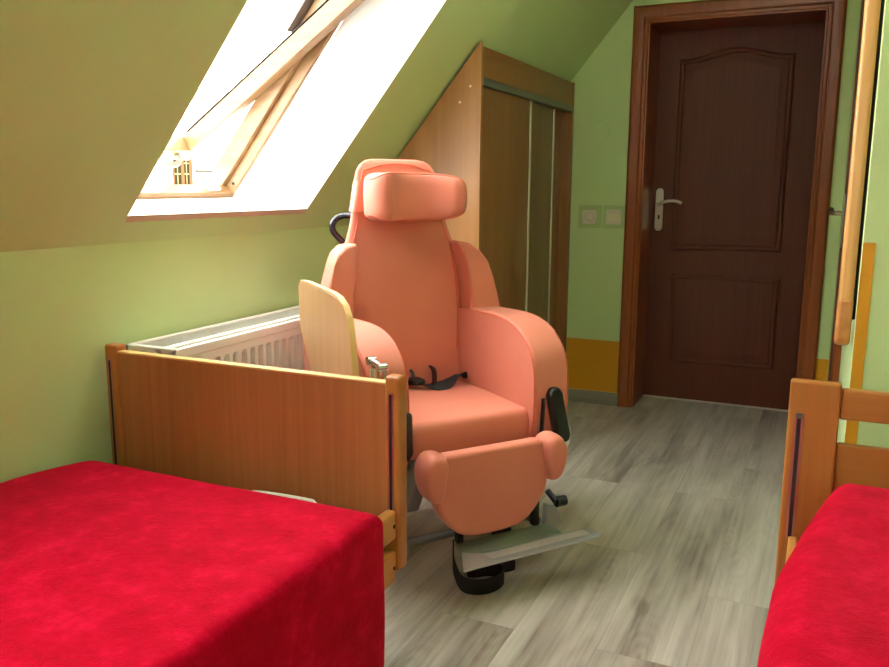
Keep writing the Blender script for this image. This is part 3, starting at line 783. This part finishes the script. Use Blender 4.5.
# side wings
def wing(s):
    out = [(.188, 1.010), (.235, 1.002), (.270, .978), (.292, .940), (.312, .885), (.332, .820), (.350, .745), (.352, .722), (.335, .706), (.285, .700), (.235, .706), (.226, .74), (.222, .84), (.206, .94)]
    bm = bmesh.new(); O1 = [(s*x, z) for x, z in out]
    A_, C_ = prism(bm, O1, -.50, -.375)
    for v in A_: v.co.x -= s*.02*max(0, (abs(v.co.x)-.22)/.12)
    for v in C_:            # outer edge sweeps back, making the face slope inwards
        k = (abs(v.co.x)-.20)/.15; v.co.y -= .015*(1-k)+.0
    for v in C_:
        v.co.y -= max(0, (v.co.z-.93))*.55
    for v in A_:
        v.co.y -= max(0, (v.co.z-.93))*.25
    o = obj('side_wing', bm, SALM, ch, bevel=.022, seg=4)
    return o
wing(1); wing(-1)
# headrest: C-shaped cushion
out = [(-.176, -.485), (-.186, -.43), (-.180, -.385), (-.155, -.356), (-.125, -.358), (-.095, -.385), (-.05, -.420), (.0, -.428), (.05, -.420), (.095, -.385), (.125, -.358), (.155, -.356), (.180, -.385), (.186, -.43), (.176, -.485), (.10, -.515), (0, -.52), (-.10, -.515)]
cr = [(p.x, p.y) for p in smoothcurve([(a, b, 0) for a, b in out], 3, closed=True)]
bm = bmesh.new()
HY = .032
zs = [(1.082, .020), (1.085, .009), (1.094, .002), (1.12, 0), (1.165, -.002), (1.205, 0), (1.230, .002), (1.239, .009), (1.242, .020)]
cx = sum(p[0] for p in cr)/len(cr); cy = sum(p[1] for p in cr)/len(cr)
rings = []
for z, ins in zs:
    r = []
    for i, p in enumerate(cr):
        a = Vector(cr[i-1]); c = Vector(cr[(i+1) % len(cr)]); t = (c-a).normalized(); nn = Vector((t.y, -t.x))
        if nn.dot(Vector(p)-Vector((cx, cy-.03))) < 0: nn = -nn if abs(p[0]) > .13 else nn
        nn = Vector((-t.y, t.x)) if False else nn
        q = Vector(p)-Vector((t.y, -t.x))*ins*ORI if False else Vector(p)
        # inset towards the cushion's centre line
        mid = Vector((p[0]*.93, -.445)); q = Vector(p)+(mid-Vector(p)).normalized()*ins
        ax_ = abs(q.x)
        if q.x > 0: f_ = math.sqrt(max(.2, 1-(max(0, ax_-.125)/.085)**2))
        else: f_ = math.sqrt(max(.08, 1-(max(0, ax_-.055)/.136)**2))
        if q.x > .08: q.x = .08+(q.x-.08)*.82
        r.append((q.x, q.y+HY, 1.162+(z-1.162)*f_))
    rings.append(r)
loft(bm, rings)
hr = obj('headrest', bm, SALM, ch, smooth=True, angle=70)
for z in (1.0875, 1.2365):
    k = 0 if z < 1.1 else -1
    obj('piping', TB([(p[0], p[1], p[2]) for p in rings[1 if z < 1.1 else -2]], .0026, 6, closed=True), M['seam'], hr, smooth=True)
# gathered fabric band holding the headrest
bm = bmesh.new()
hb_r = []
for j in range(13):
    z = 1.112+j*.0085; e = .0030+.0007*math.sin(j*2.1); hw = .184-(z-1.1)*.17
    hb_r.append([(x, y, z+.012*(-1 if x < 0 else -1)*((y+.49)/-.13 if y > -.6 else 1)*0) for x, y in round_poly([(-hw-e, -.49), (hw+e, -.49), (hw+e-.028, -.592-e), (-hw-e+.028, -.592-e)], .025, 5)])
loft(bm, hb_r)
obj('headrest_band', bm, SALM, ch, smooth=True)
# leg rest pad
body = [(-.172, .438), (.172, .438)]+crv([(.19, .40), (.196, .31), (.182, .262), (.155, .225), (.120, .192), (.075, .176), (0, .172), (-.075, .176), (-.120, .192), (-.155, .225), (-.182, .262), (-.196, .31), (-.19, .40)], 3)
lr = obj('leg_rest', PR(body, .085, .138), SALM, ch, bevel=.014, seg=4)
def bolster(s):
    bm = bmesh.new(); rings = []
    n = 20
    # outline swept in depth
    base = [(.170, .436), (.184, .450), (.208, .456), (.230, .448), (.246, .424), (.250, .390), (.242, .348), (.228, .318), (.208, .304), (.188, .312), (.178, .35), (.170, .40)]
    cv = [(p.x, p.y) for p in smoothcurve([(a, b, 0) for a, b in base], 3, closed=True)]
    cx = .210; cz = .378
    for y, k in ((.085, .80), (.092, .92), (.105, .97), (.135, .97), (.152, .93), (.165, .84), (.173, .66), (.176, .36)):
        rings.append([(s*(cx+(x-cx)*k), y, cz+(z-cz)*k) for x, z in cv])
    loft(bm, rings)
    obj('calf_bolster', bm, SALM, lr, smooth=True, angle=80)
bolster(1); bolster(-1)
# leg rest mechanism on the far side
bm = bmesh.new(); cyl(bm, (-.255, .10, .21), (-.290, .10, .21), .017, 18); cyl(bm, (-.250, .06, .235), (-.255, .10, .21), .010, 10)
obj('hinge_knob', bm, M['black'], ch, smooth=True)
bm = bmesh.new(); prism(bm, round_poly([(-.225, .205), (-.262, .195), (-.285, .135), (-.222, .128)], .008, 3), .07, .095); box(bm, -.262, -.240, .07, .09, .08, .14)
obj('hinge_bracket', bm, M['greyplas'], ch, bevel=.003)
# foot plate
fp_ = obj('footplate', bmesh.new(), M['footgreen'], ch)
bm = bmesh.new()
def slabpoly(bm, pts, th):
    A_ = [bm.verts.new(p) for p in pts]; C_ = [bm.verts.new((p[0], p[1], p[2]-th)) for p in pts]
    bm.faces.new(A_); bm.faces.new(C_[::-1])
    for i in range(len(pts)): bm.faces.new((A_[i], C_[i], C_[(i+1) % len(pts)], A_[(i+1) % len(pts)]))
slabpoly(bm, [(.108, .090, .145), (-.225, .098, .145), (-.235, .155, .136), (.120, .165, .136)], .010)
bm.to_mesh(fp_.data); bm.free()
bm = bmesh.new()
tread = [(.124, .156, .146), (.090, .170, .141), (.03, .183, .138), (-.10, .178, .137), (-.20, .166, .137), (-.28, .166, .138), (-.325, .190, .138), (-.345, .220, .137), (-.32, .236, .135), (.066, .228, .130), (.150, .212, .118)]
slabpoly(bm, [(x, y, z) for x, y, z in tread], .008)
tr = obj('tread', bm, mat('tread_metal', (172, 172, 178), .3, .3), fp_, bevel=.002)
bm = bmesh.new()
for k in range(7):
    y = .188+k*.0052
    tube(bm, [(.07-k*.002, y, .1385), (-.10, y-.002, .1392), (-.30+k*.0, y-.003, .1392)], .0014, 6)
obj('ribs', bm, mat('tread_ribs', (196, 186, 190), .35, .5), tr, smooth=True)
for x in (.085, -.19): obj('footplate_strut', B(x, x+.02, .08, .10, .146, .24), M['black'], fp_)
# heel strap lying on the floor
bm = bmesh.new()
loop = smoothcurve([(.112, .085, .13), (.118, .100, .08), (.112, .125, .040), (.098, .150, .030), (.060, .172, .028), (.010, .170, .028), (-.035, .140, .028), (-.040, .105, .030), (-.01, .08, .030), (.03, .07, .03), (.04, .05, .03), (-.02, .025, .03), (-.09, .03, .03), (-.125, .05, .03), (-.110, .085, .03), (-.07, .085, .03)], 5)
ribbon(bm, loop, (0, 0, .024), .004)
obj('heel_strap', bm, M['blackstrap'], ch, smooth=True)
# side release lever, padded, on the far side of the seat
bm = bmesh.new(); prism(bm, [(-.246, .548), (-.258, .572), (-.284, .574), (-.300, .556), (-.338, .41), (-.330, .388), (-.296, .383), (-.284, .398)], .030, .065)
obj('padded_lever', bm, M['black'], ch, bevel=.012, seg=4)
bm = bmesh.new(); tube(bm, smoothcurve([(-.285, .024, .570), (-.312, .024, .560), (-.325, .022, .51), (-.342, .022, .45), (-.356, .022, .41), (-.354, .022, .375), (-.335, .024, .350)], 4), .0075, 10)
obj('lever_hook', bm, mat('pale_hook', (196, 198, 190), .35), ch, smooth=True)
obj('lever_strut', TB([(-.236, .045, .54), (-.226, .05, .40), (-.225, .02, .36)], .007, 8), M['black'], ch, smooth=True)
# near side pad (partly behind the bed post)
bm = bmesh.new(); prism(bm, [(.232, .555), (.262, .555), (.268, .44), (.245, .405), (.228, .43)], .034, .058)
obj('padded_lever', bm, M['black'], ch, bevel=.010, seg=3)
# push handle behind the back
bm = bmesh.new(); tube(bm, smoothcurve([(.10, -.58, 1.085), (.14, -.64, 1.095), (.172, -.66, 1.086), (.190, -.66, 1.064), (.188, -.66, 1.040), (.168, -.66, 1.015), (.14, -.655, .985), (.11, -.62, .93), (.10, -.585, .85)], 5), .011, 12)
obj('push_handle', bm, M['blacktube'], ch, smooth=True)
# under-carriage
bm = bmesh.new()
for x in (-.24, .24):
    tube(bm, [(x, -.56, .12), (x, .02, .12)], .016, 10); tube(bm, [(x, -.45, .12), (x, -.12, .36)], .013, 10); tube(bm, [(x, -.10, .12), (x, -.36, .36)], .013, 10)
    tube(bm, [(x, -.50, .36), (x, .0, .36)], .014, 10)
for y in (-.50, -.03): tube(bm, [(-.24, y, .12), (.24, y, .12)], .014, 10)
for y in (-.45, -.03): tube(bm, [(-.24, y, .36), (.24, y, .36)], .012, 10)
obj('chair_frame', bm, M['grey'], ch, smooth=True)
bm = bmesh.new(); prism(bm, [(-.24, .39), (.01, .39), (.02, .34), (-.06, .20), (-.12, .19), (-.22, .30)], .150, .205, 'YZ')
obj('actuator_cover', bm, M['greyplas'], ch, bevel=.012, seg=3)
for x in (-.20, .20):
    for y in (-.56, -.12):
        c = obj('castor_fork', B(x-.022, x+.022, y-.045, y+.030, .055, .135), M['greyplas'], ch, bevel=.012, seg=3)
        bm = bmesh.new(); cyl(bm, (x-.016, y-.02, .05), (x+.016, y-.02, .05), .05, 24)
        obj('castor_wheel', bm, M['black'], c, smooth=True, bevel=.005)
# lap belt lying on the seat
bm = bmesh.new()
bpts = smoothcurve([(-.207, -.40, .515), (-.195, -.385, .535), (-.165, -.375, .538), (-.13, -.36, .522), (-.09, -.345, .514), (-.04, -.355, .514), (.0, -.39, .520), (.05, -.42, .524), (.12, -.43, .52), (.20, -.44, .52)], 5)
ribbon(bm, bpts, [(.004, .022, .012*math.sin(k*.22+.6)) for k in range(len(bpts))], .0035)
bl = obj('lap_belt', bm, M['blackstrap'], ch, smooth=True)
bm = bmesh.new(); ribbon(bm, smoothcurve([(-.06, -.36, .518), (-.075, -.385, .535), (-.085, -.41, .556), (-.083, -.43, .568)], 4), (.013, .010, .004), .004)
obj('buckle_tongue', bm, M['black'], bl)
obj('buckle', B(-.030, .012, -.42, -.365, .520, .538), M['black'], bl, bevel=.006, seg=3)
bm = bmesh.new(); tube(bm, smoothcurve([(.0, -.40, .53), (-.008, -.43, .555), (.02, -.445, .562), (.045, -.44, .545), (.03, -.42, .53)], 4), .006, 8)
obj('buckle_loop', bm, M['black'], bl, smooth=True)
# folded side table on the near side
to = [(-.270, .780), (-.276, .905), (-.258, .921), (-.21, .922), (-.01, .913), (.035, .906), (.075, .888), (.103, .855), (.120, .80), (.138, .70), (.150, .60), (.152, .50), (-.06, .49), (-.11, .56), (-.157, .637), (-.205, .70), (-.245, .755)]
bm = bmesh.new(); to = [(y+.018, z-.004) for y, z in to]; prism(bm, to, .440, .458, 'YZ')
tray = obj('side_table', bm, M['tray'], ch, bevel=.003)
bm = bmesh.new(); A_ = [(-.0, 0)]
rim = [(.449, y, z) for y, z in to]
bmr = bmesh.new()
rr_ = []
n = len(to); ctr = Vector((-.05, .72))
for i in range(n):
    p = Vector(to[i]); a = Vector(to[i-1]); c = Vector(to[(i+1) % n]); t = (c-a).normalized(); nn = Vector((t.y, -t.x))
    if nn.dot(p-ctr) < 0: nn = -nn
    rr_.append([(.4405, p.x, p.y), (.4405, (p+nn*.004).x, (p+nn*.004).y), (.4575, (p+nn*.004).x, (p+nn*.004).y), (.4575, p.x, p.y)])
V = [[bmr.verts.new(p) for p in r] for r in rr_]
for i in range(n):
    for k in range(4): bmr.faces.new((V[i][k], V[i][(k+1) % 4], V[(i+1) % n][(k+1) % 4], V[(i+1) % n][k]))
bm.free()
obj('edging', bmr, M['trayedge'], tray, smooth=True, angle=40)
# chrome swivel bracket
bm = bmesh.new()
tube(bm, [(.372, .100, .48), (.372, .092, .725)], .006, 10); tube(bm, [(.372, .150, .48), (.372, .146, .72)], .011, 12)
tube(bm, [(.372, .078, .729), (.372, .158, .722)], .010, 14)
cyl(bm, (.362, .084, .729), (.386, .084, .729), .0125, 14); cyl(bm, (.362, .154, .723), (.386, .154, .723), .0125, 14)
box(bm, .340, .385, .02, .16, .465, .485)
obj('swivel_bracket', bm, M['chrome'], ch, smooth=True)
bm = bmesh.new(); cyl(bm, (.382, .112, .712), (.382, .114, .688), .007, 12); obj('bracket_plug', bm, M['socket'], ch, smooth=True)

# ------------------------------------------------------------------ camera
cam = bpy.data.cameras.new('camera'); co = bpy.data.objects.new('camera', cam); COL.objects.link(co)
yaw, pit_, rol, fpx = 4.28983745e-01, -1.76629803e-01, 5.61382925e-03, 827.469
Rz = Matrix.Rotation(yaw, 4, 'Z'); Rx = Matrix.Rotation(PI/2+pit_, 4, 'X'); Rr = Matrix.Rotation(rol, 4, 'Z')
co.matrix_world = Matrix.Translation((0, 0, 1.2)) @ Rz @ Rx @ Rr
cam.sensor_fit = 'HORIZONTAL'; cam.sensor_width = 36; cam.lens = fpx/889*36; cam.clip_start = .05
sc.camera = co

# ------------------------------------------------------------------ light
w = bpy.data.worlds.new('sky'); sc.world = w; w.use_nodes = True
bg = w.node_tree.nodes['Background']; bg.inputs['Color'].default_value = (1.0, .985, .96, 1); bg.inputs['Strength'].default_value = 8.8
def portal(ya, yb):
    l = bpy.data.lights.new('portal', 'AREA'); l.shape = 'RECTANGLE'; l.cycles.is_portal = True
    l.size = 1.75; l.size_y = yb-ya+.1
    o = bpy.data.objects.new('skylight_portal', l); COL.objects.link(o)
    o.location = S(.76, .30, (ya+yb)/2)
    n = Vector((-SA, 0, CA)); xax = Vector((CA, 0, SA)); yax = n.cross(xax)
    m = Matrix((xax, yax, n)).transposed().to_4x4(); m.translation = o.location; o.matrix_world = m
portal(Y1, Y2); portal(Y3, Y4)
l = bpy.data.lights.new('portal', 'AREA'); l.shape = 'RECTANGLE'; l.cycles.is_portal = True; l.size = WX1-WX0; l.size_y = WZ1-WZ0
o = bpy.data.objects.new('fill_window_portal', l); COL.objects.link(o); o.location = ((WX0+WX1)/2, YB-.1, (WZ0+WZ1)/2); o.rotation_euler = (PI/2, 0, 0)
sc.view_settings.view_transform = 'Standard'; sc.view_settings.look = 'None'; sc.view_settings.gamma = 1; sc.view_settings.use_curve_mapping = False
sc.view_settings.exposure = 1.0
sc.cycles.use_denoising = True
sc.cycles.max_bounces = 14; sc.cycles.diffuse_bounces = 10
sc.cycles.sample_clamp_indirect = 8
